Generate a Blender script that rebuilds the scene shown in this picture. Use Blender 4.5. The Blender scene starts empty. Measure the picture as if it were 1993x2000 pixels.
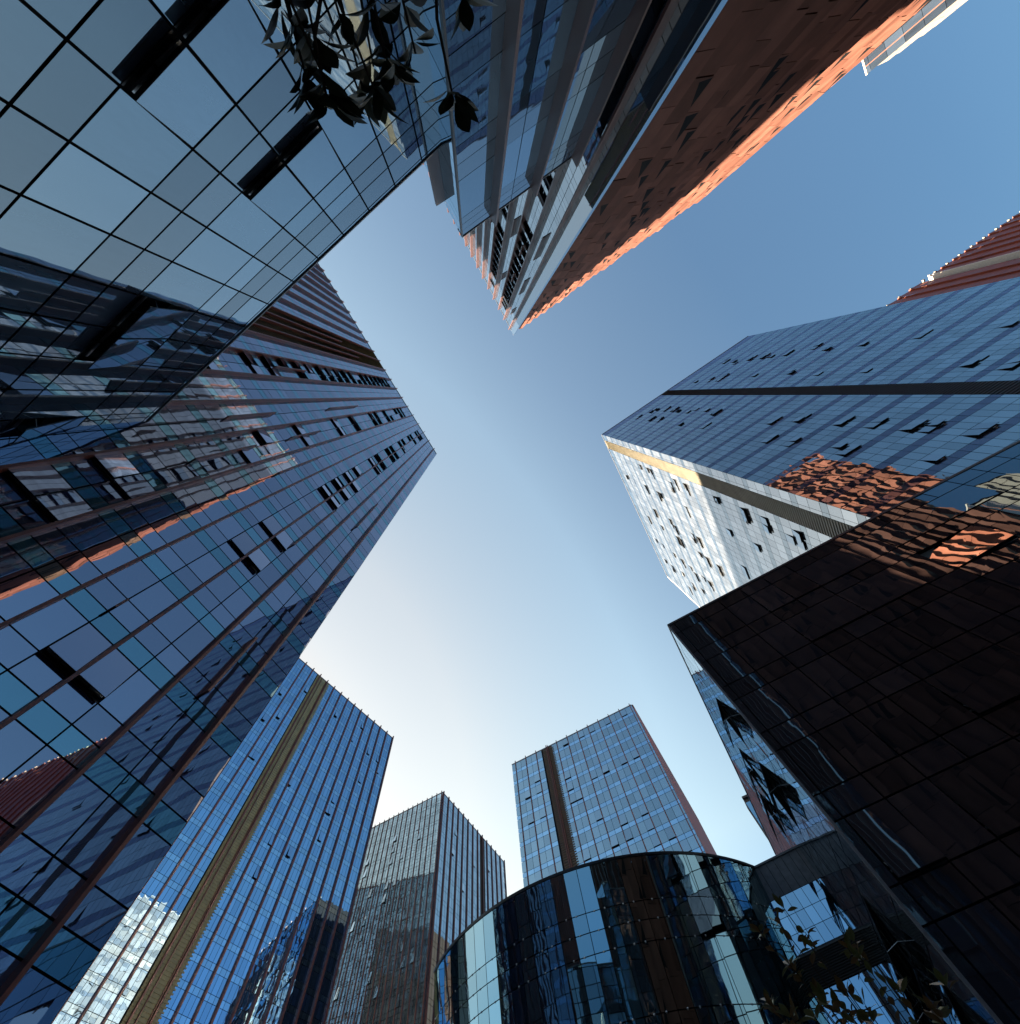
import bpy, math, random
import numpy as np
from mathutils import Vector, Matrix

SC = bpy.context.scene
COL = SC.collection
rad = math.radians

# ------------------------------------------------------------------ camera
CX, CY, FPX, IMW = 996.5, 1000.0, 780.0, 1993.0      # photograph pixels
ZV = (930.0, 773.0)                                  # where the zenith falls
EYE = 1.6
_z = np.array([ZV[0]-CX, ZV[1]-CY, FPX]); _z /= np.linalg.norm(_z)
_e1 = np.array([1.0, 0, 0]) - _z[0]*_z; _e1 /= np.linalg.norm(_e1)
_e2 = np.cross(_z, _e1)
cam_d = bpy.data.cameras.new('camera'); cam = bpy.data.objects.new('camera', cam_d)
COL.objects.link(cam); SC.camera = cam
cx = Vector((_e1[0], _e2[0], _z[0])); cyv = -Vector((_e1[1], _e2[1], _z[1])); cz = -Vector((_e1[2], _e2[2], _z[2]))
M4 = Matrix((cx, cyv, cz)).transposed().to_4x4(); M4.translation = (0, 0, EYE)
cam.matrix_world = M4
cam_d.sensor_fit = 'AUTO'; cam_d.sensor_width = 36.0
cam_d.lens = FPX/2000.0*36.0
cam_d.clip_start = 0.05; cam_d.clip_end = 4000

def at(p, h):
    """world xy under photograph pixel p at height h above the eye"""
    r = np.array([p[0]-CX, p[1]-CY, FPX]); r = np.array([r@_e1, r@_e2, r@_z]) * 1.0
    return r[:2]*(h/r[2])
def at3(p, d):
    r = np.array([p[0]-CX, p[1]-CY, FPX]); r = np.array([r@_e1, r@_e2, r@_z]); r = r/np.linalg.norm(r)*d
    return np.array([r[0], r[1], r[2]+EYE])
def on_plane(p, az, D):
    a = rad(az); u = np.array([math.cos(a), math.sin(a), 0]); n = np.array([-math.sin(a), math.cos(a), 0])
    r = np.array([p[0]-CX, p[1]-CY, FPX]); r = np.array([r@_e1, r@_e2, r@_z])
    w = r*(D/abs(r@n)); return w@u, w[2]

# ------------------------------------------------------------------ light
SUN_AZ, SUN_EL = 135.0, 24.3
W = bpy.data.worlds.new('World'); SC.world = W; W.use_nodes = True
nt = W.node_tree; bg = nt.nodes['Background']
sky = nt.nodes.new('ShaderNodeTexSky'); sky.sky_type = 'NISHITA'; sky.sun_disc = False
sky.sun_elevation = rad(SUN_EL); sky.sun_rotation = rad(90.0 - SUN_AZ)
sky.air_density = 2.0; sky.dust_density = 1.2; sky.ozone_density = 1.5; sky.altitude = 50
# the clear sky deepens away from the sun
geo = nt.nodes.new('ShaderNodeTexCoord'); dotn = nt.nodes.new('ShaderNodeVectorMath'); dotn.operation = 'DOT_PRODUCT'
sv = Vector((math.cos(rad(SUN_AZ))*math.cos(rad(SUN_EL)), math.sin(rad(SUN_AZ))*math.cos(rad(SUN_EL)), math.sin(rad(SUN_EL))))
dotn.inputs[1].default_value = sv; nt.links.new(geo.outputs['Generated'], dotn.inputs[0])
mr = nt.nodes.new('ShaderNodeMapRange'); mr.inputs['From Min'].default_value = -1.0; mr.inputs['From Max'].default_value = 1.0
nt.links.new(dotn.outputs['Value'], mr.inputs['Value'])
cr_ = nt.nodes.new('ShaderNodeValToRGB'); el_ = cr_.color_ramp.elements
SKYR = [(0.10, (.24, .36, .48)), (0.30, (.29, .41, .53)), (0.45, (.42, .52, .62)), (0.63, (.76, .77, .78)), (0.73, (1.0, .95, .87)), (0.89, (.98, .80, .66)), (0.94, (.80, .69, .59)), (1.0, (.5, .41, .35))]
el_[0].position, el_[0].color = SKYR[0][0], (*SKYR[0][1], 1); el_[1].position, el_[1].color = SKYR[-1][0], (*SKYR[-1][1], 1)
for p_, c_ in SKYR[1:-1]: e_ = el_.new(p_); e_.color = (*c_, 1)
nt.links.new(mr.outputs[0], cr_.inputs[0])
mulc = nt.nodes.new('ShaderNodeVectorMath'); mulc.operation = 'MULTIPLY'
nt.links.new(sky.outputs[0], mulc.inputs[0]); nt.links.new(cr_.outputs[0], mulc.inputs[1])
# cooler, paler band towards the horizon
sepz = nt.nodes.new('ShaderNodeSeparateXYZ'); nt.links.new(geo.outputs['Generated'], sepz.inputs[0])
cz_ = nt.nodes.new('ShaderNodeValToRGB'); ez_ = cz_.color_ramp.elements
ez_[0].position, ez_[0].color = 0.0, (.2, .36, .95, 1); em_ = ez_.new(.25); em_.color = (.42, .6, .98, 1); ez_[-1].position, ez_[-1].color = 0.5, (1, 1, 1, 1)
nt.links.new(sepz.outputs['Z'], cz_.inputs[0])
mulz = nt.nodes.new('ShaderNodeVectorMath'); mulz.operation = 'MULTIPLY'
nt.links.new(mulc.outputs[0], mulz.inputs[0]); nt.links.new(cz_.outputs[0], mulz.inputs[1])
nt.links.new(mulz.outputs[0], bg.inputs[0]); bg.inputs[1].default_value = 0.0575
sd = bpy.data.lights.new('sun', 'SUN'); so = bpy.data.objects.new('sun', sd); COL.objects.link(so)
sd.energy = 5.0; sd.angle = rad(0.5); sd.color = (1.0, 0.77, 0.54)
sv = Vector((math.cos(rad(SUN_AZ))*math.cos(rad(SUN_EL)), math.sin(rad(SUN_AZ))*math.cos(rad(SUN_EL)), math.sin(rad(SUN_EL))))
so.rotation_euler = sv.to_track_quat('Z', 'Y').to_euler(); so.location = sv*300
vs = SC.view_settings; vs.view_transform = 'Standard'; vs.look = 'None'; vs.gamma = 1.0; vs.use_curve_mapping = False
vs.exposure = 2.5
cy_ = SC.cycles
cy_.max_bounces = 7; cy_.glossy_bounces = 5; cy_.diffuse_bounces = 3; cy_.caustics_reflective = False; cy_.caustics_refractive = False

# ------------------------------------------------------------------ materials
MATS = {}
def mat(name, color, rough=0.5, spec=0.5, metal=0.0, noise=0.0, nscale=3.0, stretch=(1, 1, 1)):
    m = bpy.data.materials.new(name); m.use_nodes = True; n = m.node_tree.nodes; l = m.node_tree.links
    b = n['Principled BSDF']; b.inputs['Base Color'].default_value = (*color, 1); b.inputs['Roughness'].default_value = rough
    b.inputs['Specular IOR Level'].default_value = spec; b.inputs['Metallic'].default_value = metal
    if noise:
        tc = n.new('ShaderNodeTexCoord'); mp = n.new('ShaderNodeMapping'); mp.inputs['Scale'].default_value = stretch
        nz = n.new('ShaderNodeTexNoise'); nz.inputs['Scale'].default_value = nscale; nz.inputs['Detail'].default_value = 5
        rp = n.new('ShaderNodeMapRange'); rp.inputs['From Min'].default_value = 0.3; rp.inputs['From Max'].default_value = 0.7
        rp.inputs['To Min'].default_value = 1-noise; rp.inputs['To Max'].default_value = 1+noise
        mx = n.new('ShaderNodeVectorMath'); mx.operation = 'SCALE'; mx.inputs[0].default_value = color
        l.new(tc.outputs['Object'], mp.inputs[0]); l.new(mp.outputs[0], nz.inputs['Vector']); l.new(nz.outputs['Fac'], rp.inputs[0])
        l.new(rp.outputs[0], mx.inputs['Scale']); l.new(mx.outputs[0], b.inputs['Base Color'])
        b2 = n.new('ShaderNodeMath'); b2.operation = 'MULTIPLY_ADD'; b2.inputs[1].default_value = 0.3; b2.inputs[2].default_value = rough-0.15
        l.new(nz.outputs['Fac'], b2.inputs[0]); l.new(b2.outputs[0], b.inputs['Roughness'])
    MATS[name] = m; return m
def glass(name, base, f0, tint=(1, 1, 1), rough=0.012, wave=0.006, wscale=0.55, film=0.0, dirt=0.25):
    """coated facade glass: mirror reflection over a dark interior, panes slightly pillowed"""
    m = bpy.data.materials.new(name); m.use_nodes = True; n = m.node_tree.nodes; l = m.node_tree.links
    n.remove(n['Principled BSDF']); out = n['Material Output']
    tc = n.new('ShaderNodeTexCoord')
    at_ = n.new('ShaderNodeAttribute'); at_.attribute_name = 'pane'; at_.attribute_type = 'GEOMETRY'
    off = n.new('ShaderNodeVectorMath'); off.operation = 'MULTIPLY_ADD'; off.inputs[1].default_value = (7, 7, 7)
    l.new(at_.outputs['Color'], off.inputs[0]); l.new(tc.outputs['Object'], off.inputs[2])
    nz = n.new('ShaderNodeTexNoise'); nz.inputs['Scale'].default_value = wscale; nz.inputs['Detail'].default_value = 1.0
    l.new(off.outputs[0], nz.inputs['Vector'])
    bp = n.new('ShaderNodeBump'); bp.inputs['Strength'].default_value = 1.0; bp.inputs['Distance'].default_value = wave
    l.new(nz.outputs['Fac'], bp.inputs['Height'])
    dn = n.new('ShaderNodeTexNoise'); dn.inputs['Scale'].default_value = 1.6; dn.inputs['Detail'].default_value = 6
    mp = n.new('ShaderNodeMapping'); mp.inputs['Scale'].default_value = (1, 1, 0.25)
    l.new(tc.outputs['Object'], mp.inputs[0]); l.new(mp.outputs[0], dn.inputs['Vector'])
    sep = n.new('ShaderNodeSeparateColor'); l.new(at_.outputs['Color'], sep.inputs[0])
    var = n.new('ShaderNodeMath'); var.operation = 'MULTIPLY_ADD'; var.inputs[1].default_value = dirt*2.4
    l.new(dn.outputs['Fac'], var.inputs[0])
    v2 = n.new('ShaderNodeMath'); v2.operation = 'MULTIPLY_ADD'; v2.inputs[1].default_value = 0.9; v2.inputs[2].default_value = 0.55-dirt*1.2
    l.new(sep.outputs[0], v2.inputs[0]); l.new(v2.outputs[0], var.inputs[2])
    cs = n.new('ShaderNodeVectorMath'); cs.operation = 'SCALE'; cs.inputs[0].default_value = base; l.new(var.outputs[0], cs.inputs['Scale'])
    df = n.new('ShaderNodeBsdfDiffuse'); l.new(cs.outputs[0], df.inputs['Color'])
    gl = n.new('ShaderNodeBsdfGlossy'); gl.inputs['Color'].default_value = (*tint, 1); gl.inputs['Roughness'].default_value = rough
    l.new(bp.outputs[0], gl.inputs['Normal'])
    lw = n.new('ShaderNodeLayerWeight'); lw.inputs['Blend'].default_value = 0.5; l.new(bp.outputs[0], lw.inputs['Normal'])
    pw = n.new('ShaderNodeMath'); pw.operation = 'POWER'; pw.inputs[1].default_value = 4.0; l.new(lw.outputs['Facing'], pw.inputs[0])
    fr = n.new('ShaderNodeMath'); fr.operation = 'MULTIPLY_ADD'; fr.inputs[1].default_value = (1-f0)*0.9
    fv = n.new('ShaderNodeMath'); fv.operation = 'MULTIPLY_ADD'; fv.inputs[1].default_value = f0*0.25; fv.inputs[2].default_value = f0*0.875
    l.new(sep.outputs[1], fv.inputs[0]); l.new(pw.outputs[0], fr.inputs[0]); l.new(fv.outputs[0], fr.inputs[2])
    mx = n.new('ShaderNodeMixShader'); l.new(fr.outputs[0], mx.inputs[0]); l.new(df.outputs[0], mx.inputs[1]); l.new(gl.outputs[0], mx.inputs[2])
    l.new(mx.outputs[0], out.inputs['Surface'])
    MATS[name] = m; return m

sashrefl_m = mat('sash_reflection', (0.16, 0.21, 0.22), 0.8, 0.2)
dark = mat('dark_interior', (0.014, 0.016, 0.019), 0.8, 0.1)  # near-black colour stands in for the unlit rooms behind the glass
frame_m = mat('dark_aluminium', (0.02, 0.022, 0.028), 0.4, 0.5)
bright_m = mat('bare_steel', (0.55, 0.56, 0.58), 0.35, 0.5, 0.7)
coping_m = mat('grey_coping', (0.22, 0.24, 0.27), 0.5, 0.4, 0, 0.2)
fin_m = mat('red_brown_fin', (0.17, 0.045, 0.03), 0.42, 0.5, 0, 0.18, 1.2, (1, 1, 0.3))
fin_v = mat('brown_fin', (0.13, 0.06, 0.052), 0.4, 0.5, 0, 0.15, 1.0, (1, 1, 0.3))
brick_m = mat('terracotta_panel', (0.235, 0.108, 0.082), 0.75, 0.08, 0, 0.22, 0.9, (1, 1, 0.35))
def vary(m, amt):
    n = m.node_tree.nodes; l = m.node_tree.links; b = n['Principled BSDF']; src = b.inputs['Base Color'].links[0].from_socket
    a = n.new('ShaderNodeAttribute'); a.attribute_name = 'pane'; sp = n.new('ShaderNodeSeparateColor'); l.new(a.outputs['Color'], sp.inputs[0])
    k = n.new('ShaderNodeMath'); k.operation = 'MULTIPLY_ADD'; k.inputs[1].default_value = amt; k.inputs[2].default_value = 1-amt/2; l.new(sp.outputs[0], k.inputs[0])
    v = n.new('ShaderNodeVectorMath'); v.operation = 'SCALE'; l.new(src, v.inputs[0]); l.new(k.outputs[0], v.inputs['Scale']); l.new(v.outputs[0], b.inputs['Base Color'])
vary(brick_m, 0.55)
redq_m = mat('deep_red_panel', (0.26, 0.05, 0.022), 0.5, 0.4, 0, 0.16, 0.8, (1, 1, 0.3))
pale_m = mat('pale_edge', (0.72, 0.66, 0.58), 0.55, 0.3, 0, 0.1)
olive_m = mat('olive_louvre', (0.20, 0.165, 0.085), 0.5, 0.4, 0, 0.2, 0.7)
gold_m = mat('golden_louvre', (0.42, 0.34, 0.15), 0.45, 0.5, 0, 0.2, 0.7)
cream_m = mat('cream_louvre', (0.33, 0.32, 0.265), 0.5, 0.4, 0, 0.15, 0.7)
brownl_m = mat('brown_louvre', (0.085, 0.05, 0.025), 0.5, 0.4, 0, 0.2, 0.7)
blackl_m = mat('black_louvre', (0.035, 0.032, 0.03), 0.5, 0.4, 0, 0.2, 0.7)
g_L = glass('violet_blue_glass', (0.03, 0.032, 0.075), 0.41, (0.76, 0.77, 0.92))
g_Lt = glass('teal_glass', (0.015, 0.09, 0.13), 0.38, (0.56, 0.88, 1.0))
g_M = glass('blue_glass', (0.02, 0.05, 0.13), 0.70, (0.48, 0.74, 1.0))
g_Ms = glass('pale_blue_glass', (0.04, 0.08, 0.14), 0.74, (0.56, 0.80, 1.0))
g_D = glass('clear_blue_glass', (0.03, 0.07, 0.13), 0.45, (0.66, 0.86, 1.0))
g_C = glass('grey_blue_glass', (0.08, 0.11, 0.14), 0.62, (0.85, 0.95, 1.0))
g_Rg = glass('slate_blue_glass', (0.03, 0.06, 0.10), 0.38, (0.88, 0.95, 1.0), wave=0.015, wscale=0.5)
g_Rs = glass('violet_spandrel_glass', (0.06, 0.07, 0.13), 0.15, (0.72, 0.78, 1.0), wave=0.02, wscale=0.5)
g_Rw = glass('pale_glass', (0.17, 0.20, 0.24), 0.52, (0.92, 0.97, 1.0))  # same glass as the slate face, base paled for frit and sunlight
g_W = glass('bright_pane_glass', (0.03, 0.03, 0.035), 0.72, (1.0, 0.95, 0.9), wave=0.012)  # mirror-like warm copy of the black glass, boosting one pane's sunlit reflection
g_N = glass('black_glass', (0.026, 0.025, 0.034), 0.17, (0.60, 0.82, 1.0), wave=0.007)
g_K = glass('dark_mirror_glass', (0.006, 0.01, 0.012), 0.44, (0.66, 0.94, 1.0), wave=0.003)
g_F = glass('milky_blue_glass', (0.085, 0.125, 0.17), 0.34, (0.60, 0.82, 1.0), wave=0.006, dirt=0.55)
g_Fs = glass('grey_spandrel_glass', (0.07, 0.09, 0.13), 0.25, (0.66, 0.85, 1.0), wave=0.003)
g_E = glass('light_blue_glass', (0.05, 0.08, 0.13), 0.40, (0.85, 0.95, 1.0), wave=0.004)
g_S = glass('sky_blue_glass', (0.02, 0.05, 0.09), 0.55, (0.55, 0.82, 1.0), wave=0.004)
ground_m = mat('grey_paving', (0.16, 0.155, 0.15), 0.8, 0.3, 0, 0.25, 0.4)
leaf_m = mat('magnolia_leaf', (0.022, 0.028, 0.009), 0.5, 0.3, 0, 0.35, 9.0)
leaf2_m = mat('lit_olive_leaf', (0.22, 0.22, 0.075), 0.45, 0.4, 0, 0.35, 9.0)  # magnolia leaf copied far brighter so the young tree looks lit
leafb_m = mat('lit_bronze_leaf', (0.26, 0.14, 0.045), 0.45, 0.5, 0, 0.35, 9.0)  # bronze tone, raised to imitate orange highlights on the leaves
bark_m = mat('bark', (0.07, 0.05, 0.035), 0.8, 0.2, 0, 0.3, 14)

# ------------------------------------------------------------------ mesh helpers
class MB:
    def __init__(s): s.v = []; s.f = []; s.m = []; s.c = []
    def face(s, pts, m=0, c=None):
        b = len(s.v); s.v.extend([tuple(p) for p in pts]); s.f.append(tuple(range(b, b+len(pts)))); s.m.append(m); s.c.append(c or (0.5, 0.5, 0.5))
    def box(s, o, ax, ay, az_, m=0):
        o = np.array(o, float); ax = np.array(ax, float); ay = np.array(ay, float); az_ = np.array(az_, float)
        P = [o, o+ax, o+ax+ay, o+ay, o+az_, o+ax+az_, o+ax+ay+az_, o+ay+az_]
        fl = [(0, 3, 2, 1), (4, 5, 6, 7), (0, 1, 5, 4), (1, 2, 6, 5), (2, 3, 7, 6), (3, 0, 4, 7)]
        if np.dot(np.cross(ax, ay), az_) < 0: fl = [f[::-1] for f in fl]
        b = len(s.v); s.v.extend([tuple(p) for p in P])
        for f in fl: s.f.append(tuple(b+i for i in f)); s.m.append(m); s.c.append((0.5, 0.5, 0.5))
    def tube(s, pts, r0, r1, m=0, n=7):
        pts = [np.array(p, float) for p in pts]; b = len(s.v); k = len(pts)
        for i, p in enumerate(pts):
            d = pts[min(i+1, k-1)]-pts[max(i-1, 0)]; d = d/(np.linalg.norm(d)+1e-9)
            a = np.cross(d, [0.3, 0.2, 0.93] if abs(d[2]) < 0.9 else [1, 0, 0]); a /= np.linalg.norm(a); c = np.cross(d, a)
            r = r0+(r1-r0)*i/(k-1)
            for j in range(n):
                t = 2*math.pi*j/n; s.v.append(tuple(p+(a*math.cos(t)+c*math.sin(t))*r))
        for i in range(k-1):
            for j in range(n):
                s.f.append((b+i*n+j, b+i*n+(j+1) % n, b+(i+1)*n+(j+1) % n, b+(i+1)*n+j)); s.m.append(m); s.c.append((0.5, 0.5, 0.5))
    def build(s, name, mats, parent=None, smooth=False):
        me = bpy.data.meshes.new(name)
        v = s.v
        if parent is not None:
            L = np.array(parent['_w'], float); v = [tuple(np.array(p)-L) for p in s.v] if len(s.v) else []
        me.from_pydata(v, [], s.f)
        for m in mats: me.materials.append(m)
        me.polygons.foreach_set('material_index', s.m)
        a = me.attributes.new('pane', 'FLOAT_COLOR', 'FACE')
        a.data.foreach_set('color', np.array([(*c, 1.0) for c in s.c], dtype=np.float32).ravel())
        if smooth: me.polygons.foreach_set('use_smooth', [True]*len(s.f))
        me.update()
        o = bpy.data.objects.new(name, me); COL.objects.link(o)
        if parent is not None: o.parent = parent; o['_w'] = parent['_w']
        return o

ROOTS = []
def thing(name, label, cat, loc, group=None):
    o = bpy.data.objects.new(name, None); COL.objects.link(o); o.location = loc; o.empty_display_size = 1
    o['label'] = label; o['category'] = cat; o['_w'] = list(map(float, loc))
    if group: o['group'] = group
    return o

class Face:
    """a vertical facade plane: local u along az, h above the eye, outward normal n"""
    def __init__(s, P0, az, toward=None, out=None):
        a = rad(az); s.P0 = np.array([P0[0], P0[1], 0.0]); s.u = np.array([math.cos(a), math.sin(a), 0.0])
        n = np.array([-math.sin(a), math.cos(a), 0.0])
        if out is not None:
            o = np.array([math.cos(rad(out)), math.sin(rad(out)), 0]); s.n = n if n@o > 0 else -n
        else: s.n = n if n@(-s.P0) > 0 else -n
        s.up = np.array([0, 0, 1.0])
    def p(s, u, h, d=0.0): return s.P0+s.u*u+s.n*d+np.array([0, 0, h+EYE])
    def quad(s, mb, u0, u1, h0, h1, d=(0, 0, 0, 0), m=0, c=None):
        P = [s.p(u0, h0, d[0]), s.p(u1, h0, d[1]), s.p(u1, h1, d[2]), s.p(u0, h1, d[3])]
        if np.dot(np.cross(P[1]-P[0], P[3]-P[0]), s.n) < 0: P = P[::-1]
        mb.face(P, m, c)
    def box(s, mb, u0, u1, h0, h1, d0, d1, m=0):
        mb.box(s.p(u0, h0, d0), s.u*(u1-u0), s.n*(d1-d0), s.up*(h1-h0), m)
    def uh(s, px):
        r = np.array([px[0]-CX, px[1]-CY, FPX]); r = np.array([r@_e1, r@_e2, r@_z])
        t = (s.P0@s.n)/(r@s.n); w = r*t; return (w-s.P0)@s.u, w[2]

def panes(F, mb, ucuts, hcuts, mf, rng, gap=0.05, tilt=0.0012, holes=(), d=0.0, skip=None):
    for j in range(len(hcuts)-1):
        for i in range(len(ucuts)-1):
            if (i, j) in holes: continue
            u0, u1, h0, h1 = ucuts[i]+gap/2, ucuts[i+1]-gap/2, hcuts[j]+gap/2, hcuts[j+1]-gap/2
            if skip and skip(u0, u1, h0, h1): continue
            if u1-u0 < .03 or h1-h0 < .03: continue
            a = rng.gauss(0, tilt)*(u1-u0)/2; b = rng.gauss(0, tilt)*(h1-h0)/2; w = rng.gauss(0, tilt*.3)*(u1-u0)/2
            dd = (d-a-b+w, d+a-b-w, d+a+b+w, d-a+b-w)
            F.quad(mb, u0, u1, h0, h1, dd, mf(i, j, rng), (rng.random(), rng.random(), rng.random()))

def box_core(mb, P, h0, h1, m=0):
    """prism from a ground polygon"""
    P = [np.array([p[0], p[1], 0.0]) for p in P]
    A = sum(P[i][0]*P[(i+1) % len(P)][1]-P[(i+1) % len(P)][0]*P[i][1] for i in range(len(P)))
    if A < 0: P = P[::-1]
    lo = [p+np.array([0, 0, h0]) for p in P]; hi = [p+np.array([0, 0, h1]) for p in P]
    mb.face(hi, m); mb.face(lo[::-1], m)
    for i in range(len(P)):
        k = (i+1) % len(P); mb.face([lo[i], lo[k], hi[k], hi[i]], m)

def window(root, F, u0, u1, h0, h1, ang, gm, near=False, mull=0, gap=0.05, yaw=0.0):
    """one top-hung casement standing open: sash frame, pane, stays"""
    g = gap/2; u0 += g; u1 -= g; h0 += g; h1 -= g
    H = h1-h0; s, c = math.sin(ang), math.cos(ang)
    def q(u, t, d=0.0):            # t measured down from the hinge
        return F.p(u, h1-t*c-d*s, t*s+d*c+(u1-u)*yaw)
    mb = MB(); fw = 0.05 if near else 0.045; th = 0.05
    dn = q(0, 1)-q(0, 0); nn = q(0, 0, 1)-q(0, 0)
    def bar(ua, ub, ta, tb): mb.box(q(ua, ta, -th), q(ub, ta)-q(ua, ta), dn*(tb-ta), nn*(th-0.004))
    bar(u0, u0+fw, 0, H); bar(u1-fw, u1, 0, H); bar(u0+fw, u1-fw, 0, fw); bar(u0+fw, u1-fw, H-fw, H)
    ms = [u0+(u1-u0)*(k+1)/(mull+1) for k in range(mull)]
    for um in ms: bar(um-fw/2, um+fw/2, fw, H-fw)
    if near:
        for uu in (u0+0.02, u1-0.05):
            mb.tube([F.p(uu, h0+H*0.28, -0.04), q(uu, H*0.84, -th)], 0.012, 0.012, 1, 5)
    if near:      # teal-grey strip painting the sash's reflection, plus inner mullion behind the opening
        r_ = random.Random(int(abs(u0*53+h0*17)*10)); k = r_.uniform(.25, .6)
        F.box(mb, u0+.05, u0+(u1-u0)*r_.uniform(.55, .95), h1-H*k, h1-.02, -.24, -.225, 2)
        F.box(mb, u0+(u1-u0)*.48, u0+(u1-u0)*.52, h0+.04, h1-.02, -.2, -.12, 0)
        F.box(mb, u0+.02, u1-.02, h0+H*.16, h0+H*.19, -.2, -.14, 1)
    # reveal of the opening
    F.box(mb, u0, u1, h0-0.02, h0+0.035, -0.2, -0.02, 0)
    o = mb.build('open_window', [frame_m, bright_m, sashrefl_m], root)
    pb = MB(); r = random.Random(int(abs(u0*37+h0*91)*10)); e = -0.002
    P = [q(u0+.008, H-.008, e), q(u1-.008, H-.008, e), q(u1-.008, .008, e), q(u0+.008, .008, e)]
    if np.dot(np.cross(P[1]-P[0], P[3]-P[0]), nn) < 0: P = P[::-1]
    pb.face(P, 0, (r.random(), r.random(), r.random()))
    pb.build('pane', [gm], o)
    return o

def fin(root, F, u, h0, h1, d, w, m, d0=0.0):
    mb = MB(); F.box(mb, u-w/2, u+w/2, h0, h1, d0+0.004, d0+d)
    # panel joints every few metres
    return mb.build('fin', [m], root)

def louvres(root, F, u0, u1, h0, h1, m, step=0.32, d=0.06, name='louvre_strip', back=None, off=0.0):
    mb = MB(); n = int((h1-h0)/step)
    F.box(mb, u0, u1, h0, h1, -0.2 if not off else -.03+off*.5, -0.03+off, 1)
    for k in range(n):
        a = h0+k*step
        P = [F.p(u0, a, d+off), F.p(u1, a, d+off), F.p(u1, a+step*.8, -0.03+off), F.p(u0, a+step*.8, -0.03+off)]
        if np.dot(np.cross(P[1]-P[0], P[3]-P[0]), F.n) < 0: P = P[::-1]
        mb.face(P, 0)
        F.box(mb, u0, u1, a-0.012, a-0.001, -0.03+off, d+off, 0)
    return mb.build(name, [m, back or m], root)

def coping(root, F, u0, u1, h, m=None, t=0.35, d0=-0.6, d1=0.08, name='coping'):
    mb = MB(); F.box(mb, u0, u1, h, h+t, d0, d1); return mb.build(name, [m or coping_m], root)

def frange(a, b, s):
    out = [a]
    while out[-1]+s < b-1e-6: out.append(out[-1]+s)
    out.append(b); return out
GZ = -EYE        # ground, measured from the eye

# ------------------------------------------------------------------ ground
gm = MB(); gm.face([(-1500, -1500, 0), (1500, -1500, 0), (1500, 1500, 0), (-1500, 1500, 0)])
gr = gm.build('ground', [ground_m]); gr['kind'] = 'structure'; gr['label'] = 'grey paved plaza between the towers'

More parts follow.
